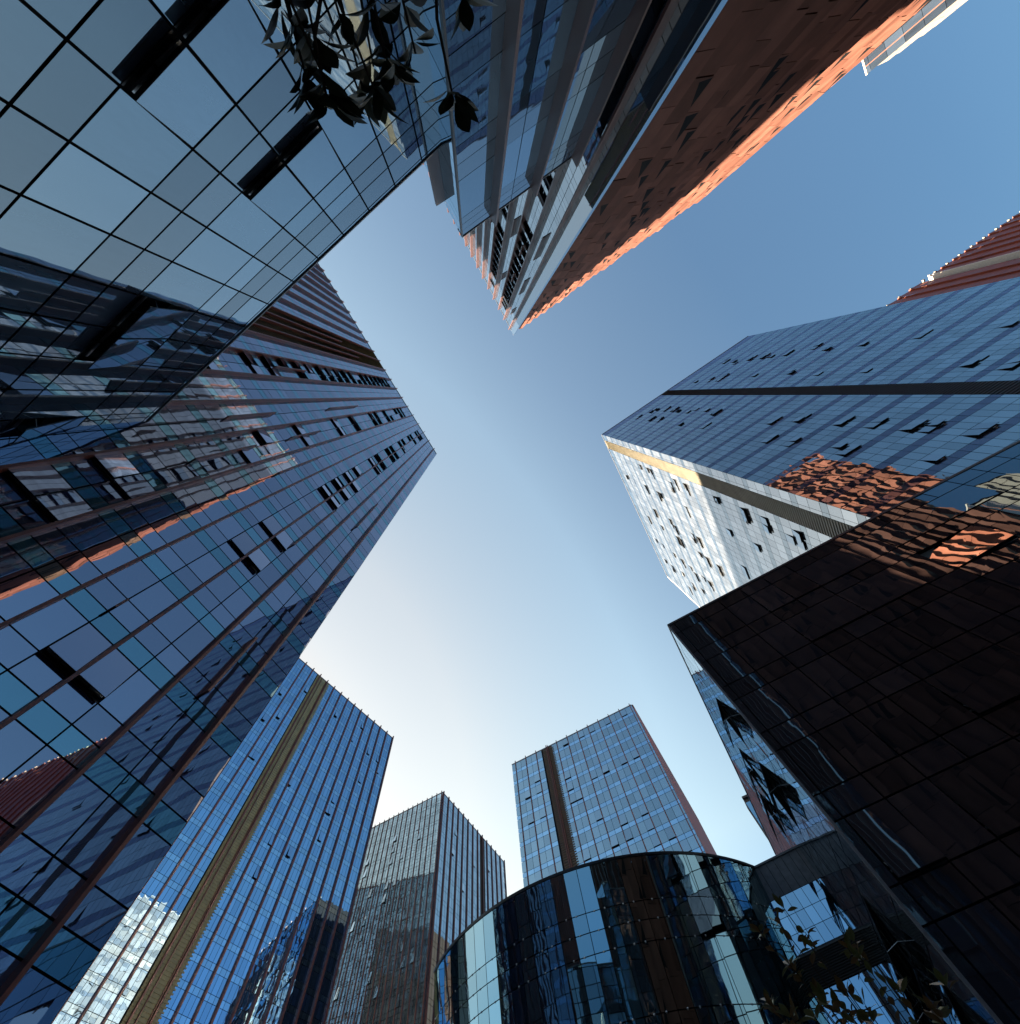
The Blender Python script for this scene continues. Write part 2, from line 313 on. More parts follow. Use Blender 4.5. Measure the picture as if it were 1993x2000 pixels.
# ------------------------------------------------------------------ tower with many windows at the left (L)
def build_L():
    rng = random.Random(3); H = 112.0; D = H/6.53
    P0 = at((853, 887), H); root = thing('office_tower', 'violet-blue glass tower with long red-brown fins behind the milky glass building on the left', 'tower', (P0[0], P0[1], 0))
    F = Face(P0, 60.7+180); LEN = 78.0
    # u measured from the corner (away from it), converted from D units
    U = lambda x: (0.470-x)*D
    fins = [U(0.376-0.1512*k) for k in range(60)]; fins = [f for f in fins if f < LEN]
    uc = [0.0]
    for a, b in zip([0]+fins, fins+[LEN]):
        if a > 0: uc.append((a+b)/2)
        uc.append(b)
    uc = sorted(set(round(x, 4) for x in uc))
    per = 0.2135*D; base = 0.663*D
    hc = []; typ = []
    k = -4
    while base+k*per < H-1:
        b = base+k*per
        for x, t in ((0, 1), (0.048*D, 0), (0.105*D, 2)):
            if GZ < b+x < H-0.6: hc.append(b+x); typ.append(t)
        k += 1
    hc.append(H)
    core = MB(); b = F.n*-0.3; c0 = P0+b[:2]+F.u[:2]*.1; c1 = c0+F.u[:2]*(LEN-.2); dep = -F.n[:2]*26
    box_core(core, [c0, c1, c1+dep, c0+dep], 0, H+EYE-.1); core.build('core', [dark], root)
    st = (fins[9], fins[11])
    holes = set()
    bayidx = {}
    def col(u): return max(i for i in range(len(uc)-1) if uc[i] <= u+1e-6)
    fl = [j for j in range(len(typ)) if typ[j] == 2]
    wins = []
    def want(lo, hi, sel, prob):
        for jj, j in enumerate(fl):
            h = hc[j]/D
            k = round((h-0.768)/0.2135)
            if k in sel or (k >= prob[0] and k <= prob[1] and rng.random() < prob[2]):
                for i in (col(lo), col(lo)+1):
                    if not (i, j) in holes and (k in sel or rng.random() < .88): wins.append((i, j)); holes.add((i, j))
    want(fins[2], fins[3], {0, 3, 4}, (7, 25, .72))
    want(fins[4], fins[5], {1, 2}, (5, 24, .8))
    want(fins[7], fins[8], {4, 5}, (4, 25, .8))
    mb = MB()
    def mf(i, j, r):
        if typ[j] == 1: return 1
        return 0
    panes(F, mb, uc, hc, mf, rng, gap=0.06, tilt=0.0011, holes=holes, skip=lambda a, b, c, d: st[0] <= (a+b)/2 <= st[1])
    mb.build('curtain_wall', [g_L, g_Lt], root)
    lo = louvres(root, F, st[0]+.1, st[1]-.1, 20, H, olive_m, 0.45)
    for i, f in enumerate(fins[:26]): fin(root, F, f, GZ, H+.35, 0.46, 0.13, fin_m)
    for f in fins[26:]: fin(root, F, f, GZ, H+.35, 0.46, 0.13, fin_m)
    fin(root, F, (fins[9]+fins[10])/2, 20, 90, 0.4, 0.1, fin_m); fin(root, F, (fins[10]+fins[11])/2, 20, 84, 0.4, 0.1, fin_m)
    for px0, px1 in (((360, 680), (402, 690)), ((545, 735), (590, 722)), ((640, 800), (690, 786)), ((565, 860), (620, 843)), ((440, 820), (532, 808)), ((370, 900), (492, 872)), ((600, 918), (680, 885)), ((395, 735), (460, 713)), ((208, 1192), (232, 1174)),
                     ((385, 1350), (487, 1248)), ((570, 1075), (650, 1000)), ((690, 1030), (735, 990)), ((540, 930), (630, 900)), ((790, 868), (830, 846))):
        u0, ha = F.uh(px0); u1, hb = F.uh(px1); u = (u0+u1)/2; mid = min(uc, key=lambda x: abs(x-u)); fin(root, F, mid, min(ha, hb), max(ha, hb), 0.42, 0.11, fin_m)
    for i, j in wins[:100]:
        window(root, F, uc[i], uc[i+1], hc[j], hc[j+1], rad(rng.choice((6, 8, 10))), g_L, near=hc[j] < 40, gap=.06)
    coping(root, F, 0, LEN, H, t=0.25)
    # return face around the corner
    F2 = Face(P0, 60.7+90, out=60.7); m2 = MB()
    panes(F2, m2, frange(0, 26, 1.3), frange(GZ, H, 3.6), lambda i, j, r: 0, rng); m2.build('curtain_wall', [g_L], root)
build_L()

# ------------------------------------------------------------------ striped towers M, C, D
def striped(name, label, P0, H, faces, floor, rng, gm, near_corner):
    pass
def build_M():
    rng = random.Random(5); H = 126.0; P0 = at((768, 1443), H)
    root = thing('office_tower', 'bright blue glass tower with narrow red fins and an olive louvre band, lower left', 'tower', (P0[0], P0[1], 0))
    F = Face(P0, -128); LEN = 94.0
    fins = [0.27+3.42*k for k in range(28)]
    s0, _ = F.uh((649, 1329)); s1, _ = F.uh((623, 1316)); strip = (s0, s1)
    uc = sorted(set([0.0]+[round(f, 3) for f in fins]+[round(f+1.14, 3) for f in fins]+[round(f+2.28, 3) for f in fins])); uc = [u for u in uc if u < LEN]+[LEN]
    hc = []; h = H; typ = []
    while h > GZ+1:
        hc += [h]; h -= 2.5; hc.append(h); h -= 1.0
    hc = hc[::-1]
    core = MB(); c0 = P0-F.n[:2]*.3+F.u[:2]*.2; c1 = c0+F.u[:2]*(LEN-.4); dep = -F.n[:2]*30
    box_core(core, [c0, c1, c1+dep, c0+dep], 0, H+EYE-.1); core.build('core', [dark], root)
    holes = set(); W_ = []
    nj = len(hc)-1
    for px in ((600, 1345), (625, 1333), (612, 1376), (575, 1440), (545, 1400), (660, 1395), (690, 1440), (705, 1425), (720, 1475), (530, 1500), (560, 1545), (700, 1535), (760, 1480), (635, 1595), (655, 1560), (530, 1635), (560, 1690), (500, 1700), (735, 1510), (735, 1495), (685, 1452), (495, 1470), (510, 1410), (548, 1360), (640, 1600), (620, 1655), (487, 1490)):
        u, h = F.uh(px); i = max(0, min(range(len(uc)-1), key=lambda k: abs((uc[k]+uc[k+1])/2-u))); j = min((k for k in range(nj) if hc[k+1]-hc[k] > 2), key=lambda k: abs(hc[k]-h))
        if (i, j) not in holes and not strip[0]-.2 < (uc[i]+uc[i+1])/2 < strip[1]+.2: holes.add((i, j)); W_.append((i, j))
    mb = MB()
    panes(F, mb, uc, hc, lambda i, j, r: 1 if hc[j+1]-hc[j] < 2 else 0, rng, gap=0.07, tilt=0.0016, holes=holes, skip=lambda a, b, c, d: strip[0] < (a+b)/2 < strip[1])
    mb.build('curtain_wall', [g_M, g_Ms], root)
    louvres(root, F, strip[0]-.02, strip[1]+.02, GZ, H, gold_m, 0.55, 0.035)
    for f in fins: fin(root, F, f, GZ, H+.8, 0.5, 0.3, fin_m)
    fin(root, F, strip[0]+(strip[1]-strip[0])*.33, GZ, H, .3, .12, fin_m); fin(root, F, strip[0]+(strip[1]-strip[0])*.66, GZ, H, .3, .12, fin_m)
    for i, j in W_: window(root, F, uc[i], uc[i+1], hc[j], hc[j+1], rad(rng.choice((6, 8, 11))), g_M)
    coping(root, F, 0, LEN, H, t=.3)
    F2 = Face(P0, 142, out=52); m2 = MB(); panes(F2, m2, frange(0, 30, 1.5), hc, lambda i, j, r: 0, rng, gap=.07, tilt=.003); m2.build('curtain_wall', [g_C], root)
build_M()

def tower2(root, P0, H, spec, rng, floor, g1, g2, dep_poly, winp):
    hc = []; h = H
    while h > GZ+1: hc += [h, h-floor*.7]; h -= floor
    hc = hc[::-1]
    core = MB(); box_core(core, dep_poly, 0, H+EYE-.1); core.build('core', [dark], root)
    for (az, out, LEN, sp, first, strip, lm, npx, fd, fw) in spec:
        F = Face(P0, az, out=out)
        fins = frange(first, LEN, sp)[:-1]
        uc = sorted(set([0.0]+fins+[f+sp/2 for f in fins])); uc = [u for u in uc if u < LEN-.2]+[LEN]
        holes = set(); ws = []
        js = [k for k in range(len(hc)-1) if hc[k+1]-hc[k] > floor*.5]
        for px in npx:
            u, h = F.uh(px)
            if not (0 < u < LEN and h > 0): continue
            i = min(range(len(uc)-1), key=lambda k: abs((uc[k]+uc[k+1])/2-u)); j = min(js, key=lambda k: abs(hc[k]-h))
            if (i, j) not in holes: holes.add((i, j)); ws.append((i, j))
        mb = MB()
        panes(F, mb, uc, hc, lambda i, j, r: 1 if hc[j+1]-hc[j] < floor*.5 else 0, rng, gap=.08, tilt=.0016, holes=holes,
              skip=(lambda a, b, c, d: strip[0] < (a+b)/2 < strip[1]) if strip else None)
        mb.build('curtain_wall', [g1, g2], root)
        if strip:
            louvres(root, F, strip[0], strip[1], GZ, H, lm, 0.55, .07)
            fin(root, F, (strip[0]+strip[1])/2, GZ, H+.6, .35, .18, fin_m)
        for f in fins: fin(root, F, f, GZ, H+.8, fd, fw, fin_m)
        for i, j in ws: window(root, F, uc[i], uc[i+1], hc[j], hc[j+1], rad(rng.choice((5, 7, 10))), g1)
        coping(root, F, 0, LEN, H, t=.3)

def build_C():
    rng = random.Random(8); H = 110.0; P0 = at((865, 1548), H)
    root = thing('office_tower', 'pale tower with dense brown fins on both faces, corner towards us, left of curved building', 'tower', (P0[0], P0[1], 0))
    a, b = 151, 60
    ua = np.array([math.cos(rad(a)), math.sin(rad(a))]); ub = np.array([math.cos(rad(b)), math.sin(rad(b))])
    c = P0+ua*.3+ub*.3; poly = [c, c+ua*49.5, c+ua*49.5+ub*42, c+ub*42]
    wl = [(x/3.85+400, y/3.85+1550) for x, y in ((1610, 270), (1500, 325), (1600, 380), (1675, 340), (1425, 355), (1250, 445), (1410, 470), (1300, 525), (1470, 520), (1655, 495), (1395, 550), (1580, 540), (1225, 555), (1460, 590), (1205, 630), (1375, 630), (1435, 670), (1260, 685), (1360, 710), (1185, 715), (1240, 765), (1165, 800), (1345, 800), (1225, 850), (1205, 945), (1390, 940), (1120, 985), (1285, 1085), (1160, 1140), (1080, 1185), (1485, 1200), (1340, 1370), (1480, 1310), (1050, 1300), (1230, 1420), (1025, 1410), (1000, 1520), (1205, 1540), (1300, 1500), (1520, 1690), (1560, 1300), (1460, 1440), (1440, 1590), (990, 1580))]
    wr = [(x/2.139+600, y/2.139+1300) for x, y in ((625, 705), (665, 745), (610, 810), (690, 770), (700, 850), (640, 880), (760, 860), (690, 990), (655, 930), (720, 940))]
    s0 = None
    tower2(root, P0, H, [(a, 241, 50.0, 2.0, .4, None, None, wl[::2], .2, .22),
                         (b, -29, 44.0, 3.3, .6, (25.4, 28.4), brownl_m, wr[::2], .28, .45)], rng, 3.4, g_C, g_C, poly, None)
build_C()

def build_D():
    rng = random.Random(9); H = 100.0; P0 = at((1234, 1377), H)
    root = thing('office_tower', 'blue glass tower with a dark brown band and red side wall behind the curved building', 'tower', (P0[0], P0[1], 0))
    a, b = 151.3, 61.0
    ua = np.array([math.cos(rad(a)), math.sin(rad(a))]); ub = np.array([math.cos(rad(b)), math.sin(rad(b))])
    c = P0+ua*.3+ub*.3; poly = [c, c+ua*42.5, c+ua*42.5+ub*60, c+ub*60]
    wl = [(x/2.139+600, y/2.139+1300) for x, y in ((1325, 228), (1275, 255), (1193, 297), (1143, 321), (1078, 355), (1383, 373), (1327, 402), (1243, 440), (1187, 467), (1100, 467), (1107, 505), (1117, 548), (1135, 590), (958, 490), (970, 527), (920, 553), (937, 635), (990, 658), (1410, 632), (1330, 668), (1440, 682), (1340, 725), (1455, 742), (1532, 710), (1275, 757), (1570, 765), (1180, 797), (1352, 790), (1237, 652), (960, 885), (1020, 862))]
    F = Face(P0, a, out=241)
    s0, _ = F.uh((1081, 1457)); s1, _ = F.uh((1060, 1466))
    tower2(root, P0, H, [(a, 241, 43.0, 3.73, .6, (s0, s1), brownl_m, wl, .22, .22)], rng, 3.5, g_D, g_M, poly, None)
    # the red side wall, seen almost edge on
    F2 = Face(P0, b, out=-29); mb = MB()
    for k in range(24):
        F2.quad(mb, k*2.5+.04, k*2.5+2.46, GZ, H, (0, .35, .35, 0))
        F2.quad(mb, k*2.5+2.46, k*2.5+2.54, GZ, H, (.35, 0, 0, .35))
    mb.build('panel_wall', [redq_m], root); coping(root, F2, .3, 60, H, m=redq_m, t=.3, d1=.4)
build_D()

# ------------------------------------------------------------------ the right-hand tower R
def build_R():
    rng = random.Random(11); H = 122.0; P0 = at((1176, 849), H); P1 = at((1462, 656.5), H); P2 = at((1304, 1126), H)
    root = thing('office_tower', 'sharp-cornered glass tower at the right, one face slate blue and the other white', 'tower', (P0[0], P0[1], 0))
    az1 = math.degrees(math.atan2(*(P1-P0)[::-1])); L1 = np.linalg.norm(P1-P0)
    az2 = math.degrees(math.atan2(*(P2-P0)[::-1])); L2 = np.linalg.norm(P2-P0)
    Fg = Face(P0, az1); Fw = Face(P0, az2)
    P3 = P2+(P2-P0)/L2*1.2+(P1-P0)/L1*2.6
    ins = lambda p: p
    g0 = P0-Fg.n[:2]*.3-Fw.n[:2]*.3; g1 = P1-Fg.n[:2]*.3; g2 = P2-Fw.n[:2]*.3; g3 = P3-Fw.n[:2]*.3
    back = (P1-P0)/L1*(L1-3)+P3
    core = MB(); box_core(core, [g0, g1, back, g3, g2], 0, H+EYE-.1); core.build('core', [dark], root)
    hc = [H]
    h = H-2.9; hc.append(h)
    while h > GZ+4:
        for s in (1.05, 1.78, 1.78): h -= s; hc.append(h)
    hc = hc[::-1]; n = len(hc)-1
    sp = lambda j: (hc[j+1]-hc[j]) < 1.3 or (hc[j+1]-hc[j]) > 2.4
    def do(F, L, pw, strip, lm, pxs, g1_, g2_, ang, back_m):
        uc = frange(0, strip[0], pw)+frange(strip[1], L, pw)
        if len(uc) > 1: uc = sorted(uc)
        holes = set(); ws = []
        for px in pxs:
            u, h = F.uh(px)
            if not (0.5 < u < L-.5): continue
            i = min((k for k in range(len(uc)-1) if uc[k+1]-uc[k] > .5 and not (strip[0]-.1 < (uc[k]+uc[k+1])/2 < strip[1]+.1)), key=lambda k: abs((uc[k]+uc[k+1])/2-u))
            j = min((k for k in range(n) if not sp(k)), key=lambda k: abs(hc[k]-h))
            for ii in (i, i+1) if rng.random() < .55 else (i,):
                if ii < len(uc)-1 and (ii, j) not in holes and not strip[0]-.1 < (uc[ii]+uc[ii+1])/2 < strip[1]+.1: holes.add((ii, j)); ws.append((ii, j))
        mb = MB()
        panes(F, mb, uc, hc, lambda i, j, r: 1 if sp(j) else 0, rng, gap=.05, tilt=.0028, holes=holes, skip=lambda a, b, c, d: strip[0] < (a+b)/2 < strip[1])
        mb.build('curtain_wall', [g1_, g2_], root)
        if lm: louvres(root, F, strip[0]+.05, strip[1]-.05, GZ, H-.1, lm, 0.4, .05)
        for i, j in ws[:100]: window(root, F, uc[i], uc[i+1], hc[j], hc[j+1], rad(ang*rng.uniform(.45, 1.35)), g1_, near=hc[j] < 45)
        coping(root, F, 0, L, H, t=.25)
    c5 = lambda L: [(x/3.246+1400, y/3.246+600) for x, y in L]
    c2 = lambda L: [(x/2.273+1150, y/2.273+400) for x, y in L]
    pg = c5([(60, 350), (115, 340), (155, 345), (235, 325), (305, 315), (375, 305), (450, 300), (660, 260), (740, 265), (1000, 215), (1280, 190), (1690, 345), (1900, 360), (1890, 100), (10, 465), (45, 450), (235, 440), (480, 420), (690, 410), (950, 400), (415, 725), (545, 720), (830, 745), (1000, 760), (1190, 770), (1420, 800), (1680, 820), (355, 840), (480, 855), (770, 890), (930, 920), (1380, 985)]) \
        + c2([(285, 915), (320, 910), (350, 910), (385, 915), (415, 915), (450, 920), (490, 915), (540, 915), (570, 930), (225, 950), (275, 960), (305, 965), (400, 975), (520, 990), (485, 780), (560, 775), (600, 770)])
    a, _ = Fg.uh((1708, 771)); b, _ = Fg.uh((1708, 751))
    do(Fg, L1, 1.13, (a, b), blackl_m, pg, g_Rg, g_Rs, 9, None)
    pw_ = [(x/3.85+1150, y/3.85+800) for x, y in ((310, 520), (400, 435), (450, 470), (500, 490), (610, 545), (680, 570), (750, 600), (430, 580), (525, 635), (575, 660), (750, 750), (450, 820), (520, 790), (620, 850), (575, 910), (675, 900), (680, 980), (715, 1000), (785, 960), (855, 1010), (530, 1005), (570, 1030), (660, 1110), (700, 1135), (595, 1150), (635, 1185), (845, 1100), (910, 1140), (985, 1200), (770, 1195), (730, 1260), (775, 1305), (825, 1255), (875, 1285), (940, 1335), (780, 1370), (890, 1400), (1000, 710), (1220, 800), (1330, 830), (1490, 940), (1640, 980), (1080, 930), (1295, 1045), (1190, 1220))]
    a, _ = Fw.uh((1337, 914)); b, _ = Fw.uh((1344, 938))
    do(Fw, L2, 1.38, (a, b), cream_m, pw_, g_Rw, g_E, 11, None)
    az3 = math.degrees(math.atan2(*(P3-P2)[::-1])); F3 = Face(P2, az3); m3 = MB()
    F3.box(m3, 0, np.linalg.norm(P3-P2), GZ, H, -.2, 0.0); m3.build('corner_panel', [pale_m], root)
    Fb = Face(P1, az1+90, out=az1); m4 = MB(); panes(Fb, m4, frange(0, 40, 1.4), hc, lambda i, j, r: 0, rng); m4.build('curtain_wall', [g_Rg], root)
build_R()

# ------------------------------------------------------------------ dark lower block N in front of R
def build_N():
    rng = random.Random(13); H = 29.6; D = 25.0; P0 = at((1306, 1223), H)
    root = thing('dark_glass_block', 'low black glass block in front of the white-sided tower, one double pane propped open', 'building', (P0[0], P0[1], 0))
    F = Face(P0, -29.2); Fl = Face(P0, 62.0); LEN = 64.0; LL = 34.0
    core = MB(); c = P0-F.n[:2]*.3-Fl.n[:2]*.3
    ua = F.u[:2]; ub = Fl.u[:2]
    box_core(core, [c, c+ua*LEN, c+ua*LEN-F.n[:2]*5, c+ub*LL+ua*9, c+ub*LL], 0, H+EYE-.15); core.build('core', [dark], root)
    hc = [GZ, .4]; h = .4
    hs = [H]
    x = H
    for s in (1.25, 2.65)*9:
        x -= s
        if x > .6: hs.append(x)
    hc = [GZ]+hs[::-1]; n = len(hc)-1
    pw = 2.1; off = 0.15
    uc = [0.0, .55]+[.55+pw*(k+1) for k in range(30)]; uc = [u for u in uc if u < LEN]
    holes = set(); ws = []
    def addw(px, two, ang, up=False):
        u, h = F.uh(px); i = min(range(1, len(uc)-1), key=lambda k: abs((uc[k]+uc[k+1])/2-u)); j = min((k for k in range(n) if hc[k+1]-hc[k] > 2), key=lambda k: abs((hc[k]+hc[k+1])/2-h))
        ii = (i, i+1) if two else (i,)
        if any((k, j) in holes for k in ii): return
        for k in ii: holes.add((k, j))
        ws.append((uc[ii[0]], uc[ii[-1]+1], hc[j], hc[j+1], ang, 1 if two else 0))
    addw((1840, 1095), True, 8)
    for px, two, ang in (((1600, 1118), True, 1.6), ((1575, 1140), False, 2), ((1530, 1180), False, 1.5), ((1655, 1152), True, 2), ((1720, 1165), True, 1.5), ((1780, 1060), True, 1.2), ((1870, 1000), True, 1.5), ((1930, 1060), True, 1.3), ((1600, 1225), True, 2.2), ((1845, 1355), True, 4), ((1690, 1625), False, 6), ((1790, 1755), False, 6), ((1830, 1480), True, 2)):
        addw(px, two, ang)
    mb = MB(); panes(F, mb, uc, hc, lambda i, j, r: 0, rng, gap=.075, tilt=.004, holes=holes); mb.build('curtain_wall', [g_N], root)
    for u0, u1, h0, h1, ang, m in ws: window(root, F, u0, u1, h0, h1, rad(ang), g_W if ang > 6.5 else g_N, near=True, mull=m, gap=.075, yaw=-.08 if ang > 6.5 else 0)
    coping(root, F, 0, LEN, H, m=frame_m, t=.22, d1=.05)
    mb = MB(); F.box(mb, -.06, .06, GZ, H, -.1, .05); mb.build('corner_trim', [bright_m if False else coping_m], root)
    # side face, seen nearly edge on
    uc2 = frange(.1, LL, 1.15); holes2 = set(); ws2 = []
    for u, h, ang, wd in ((3.55, 23.1, 24, 2), (5.8, 19.2, 24, 3), (9.3, 23.1, 20, 1), (12, 23.1, 22, 1), (14.5, 23.1, 22, 2), (5.8, 11.4, 24, 3), (9.3, 11.4, 22, 2), (3.5, 7.5, 24, 2), (13, 11.4, 20, 2)):
        i = min(range(len(uc2)-1), key=lambda k: abs(uc2[k]-u)); j = min((k for k in range(n) if hc[k+1]-hc[k] > 2), key=lambda k: abs((hc[k]+hc[k+1])/2-h))
        ii = range(i, min(i+wd, len(uc2)-1))
        if any((k, j) in holes2 for k in ii): continue
        for k in ii: holes2.add((k, j))
        ws2.append((uc2[i], uc2[min(i+wd, len(uc2)-1)], hc[j], hc[j+1], ang, wd-1))
    mb = MB(); panes(Fl, mb, uc2, hc, lambda i, j, r: 0, rng, gap=.06, tilt=.0035, holes=holes2); mb.build('curtain_wall', [g_C], root)
    for u0, u1, h0, h1, ang, m in ws2: window(root, Fl, u0, u1, h0, h1, rad(ang*.8), g_Rg, near=True, mull=m)
    coping(root, Fl, 0, LL, H, m=frame_m, t=.2, d1=.04)
build_N()

# ------------------------------------------------------------------ curved building K
KC = np.array([11.47, 48.89]); KR = 16.86; KH = 20.0; KK = 0.0055
def build_K():
    rng = random.Random(17)
    root = thing('curved_building', 'round black-glass building leaning outward at the top, low at the bottom centre', 'building', (KC[0], KC[1], 0))
    def kp(t, h, d=0.0):
        r = KR*(1-KK*(KH-h))+d; return np.array([KC[0]+r*math.cos(t), KC[1]+r*math.sin(t), h+EYE])
    st = rad(3.4); a0 = rad(-138.03)
    cuts = [a0+st*k for k in range(-6, 34)]; t_a, t_b = cuts[0], cuts[-1]
    hs = [KH, 17.55, 16.6, 15.6, 12.75, 11.85, 10.95, 8.1, 7.2, 6.3, 3.4, 2.5, GZ][::-1]
    core = MB(); N = 48; ts = [t_a+(t_b-t_a)*i/N for i in range(N+1)]
    bk = [np.array([KC[0]+15, KC[1]+14, 0]), np.array([KC[0]-4, KC[1]+16, 0])]
    ring = lambda h, d: [kp(t, h, d) for t in ts]+[b+np.array([0, 0, h+EYE]) for b in bk]
    lo, hi_ = ring(GZ, -.35), ring(KH-.1, -.35)
    for i in range(len(lo)): k = (i+1) % len(lo); core.face([lo[i], lo[k], hi_[k], hi_[i]])
    core.face(hi_); core.build('core', [dark], root)
    mb = MB(); dots = MB(); holes = {(17, 6): 1, (18, 6): 1, (21, 3): 1, (22, 3): 1}
    for i in range(len(cuts)-1):
        for j in range(len(hs)-1):
            g = .022/KR
            a = rng.gauss(0, .0006); b = rng.gauss(0, .0006)
            d = 0.0
            P = [kp(cuts[i]+g, hs[j]+.025, -a-b), kp(cuts[i+1]-g, hs[j]+.025, a-b), kp(cuts[i+1]-g, hs[j+1]-.025, a+b), kp(cuts[i]+g, hs[j+1]-.025, -a+b)]
            if (i, j) in holes:
                for k in (0, 1): P[k] = P[k]+np.array([math.cos((cuts[i])), math.sin(cuts[i]), 0])*.22
            mb.face(P, 0, (rng.random(), rng.random(), rng.random()))
            if j > 0 and i % 2 == 0:
                for dd in (.33, 1.6):
                    q = kp(cuts[i]+dd/KR, hs[j], .015); t = np.array([-math.sin(cuts[i]), math.cos(cuts[i]), 0]); o = np.array([math.cos(cuts[i]), math.sin(cuts[i]), 0])
                    ring = [q+t*.055*math.cos(x)+np.array([0, 0, .055*math.sin(x)]) for x in [2*math.pi*k/8 for k in range(8)]]
                    tip = q+o*.04
                    for k in range(8): dots.face([ring[k], ring[(k+1) % 8], tip])
    mb.build('curtain_wall', [g_K], root)
    db = dots.build('glass_fixings', [bright_m], root); db['kind'] = 'stuff'
    rim = MB()
    for t0, t1 in zip(ts, ts[1:]):
        rim.face([kp(t0, KH, .06), kp(t1, KH, .06), kp(t1, KH+.16, .06), kp(t0, KH+.16, .06)]); rim.face([kp(t0, KH, -.5), kp(t1, KH, -.5), kp(t1, KH, .06), kp(t0, KH, .06)])
        rim.face([kp(t0, KH+.16, .06), kp(t1, KH+.16, .06), kp(t1, KH+.16, -.5), kp(t0, KH+.16, -.5)])
    rim.build('coping', [frame_m], root)
build_K()

# ------------------------------------------------------------------ glass link between K and N
def build_S():
    rng = random.Random(19); H = 20.0; P0 = at((1476, 1696), H)
    az = -31.0; F = Face(P0, az); st = -6.0
    root = thing('glass_link', 'sky-blue glass link with dark louvre bands between the round building and the black block', 'building', (P0[0], P0[1], 0))
    hc = [H, 18.0, 17.0, 16.1, 15.2, 13.6, 12.2, 11.4, 10.6, 9.75, 8.4, 7.4, 6.6, 5.8, 4.4, 3.4, 2.6, GZ]
    hc = hc[::-1]; lou = {(15.2, 13.6), (9.75, 8.4), (5.8, 4.4)}
    uc = [st+.62*k for k in range(22)]
    core = MB(); c = P0-F.n[:2]*.3+F.u[:2]*st; box_core(core, [c, c+F.u[:2]*14, c+F.u[:2]*14-F.n[:2]*10, c-F.n[:2]*10], 0, H+EYE-.1); core.build('core', [dark], root)
    mb = MB()
    panes(F, mb, uc, hc, lambda i, j, r: 1 if hc[j] == 18.0 else 0, rng, gap=.03, tilt=.001)
    mb.build('curtain_wall', [g_S, coping_m], root)
    for hi, lo in lou: louvres(root, F, st, 7.5, lo, hi, blackl_m, 0.11, .03, 'louvre_band', frame_m, off=.09)
    coping(root, F, st, 7.5, H, t=.12)
build_S()

def build_T():
    rng = random.Random(23); H = 60.0; P0 = at((1451, 1560), H)
    root = thing('side_tower', 'slim dark tower with steel cables down its edge, peeping out behind the black block', 'tower', (P0[0], P0[1], 0))
    F = Face(P0, -28); core = MB(); c = P0-F.n[:2]*.3; box_core(core, [c, c+F.u[:2]*12, c+F.u[:2]*12-F.n[:2]*3, c-F.n[:2]*3], 0, H+EYE-.1); core.build('core', [blackl_m], root)
    mb = MB(); panes(F, mb, frange(0, 12, 2.4), [H-7.5, H-4.2, H-.9], lambda i, j, r: 0, rng, gap=.05); mb.build('curtain_wall', [g_S], root)
    louvres(root, F, .2, 12, GZ, H-7.7, blackl_m, .6, .05, 'louvre_strip', frame_m)
    for k in range(5):
        m = MB(); m.tube([F.p(-.15-.0*k, H-8-k*3, .1), F.p(-.2-.75*k, GZ, .6+.2*k)], .09, .09, 0, 5); m.build('cable', [coping_m], root)
    coping(root, F, 0, 12, H, t=.4, m=frame_m)
build_T()

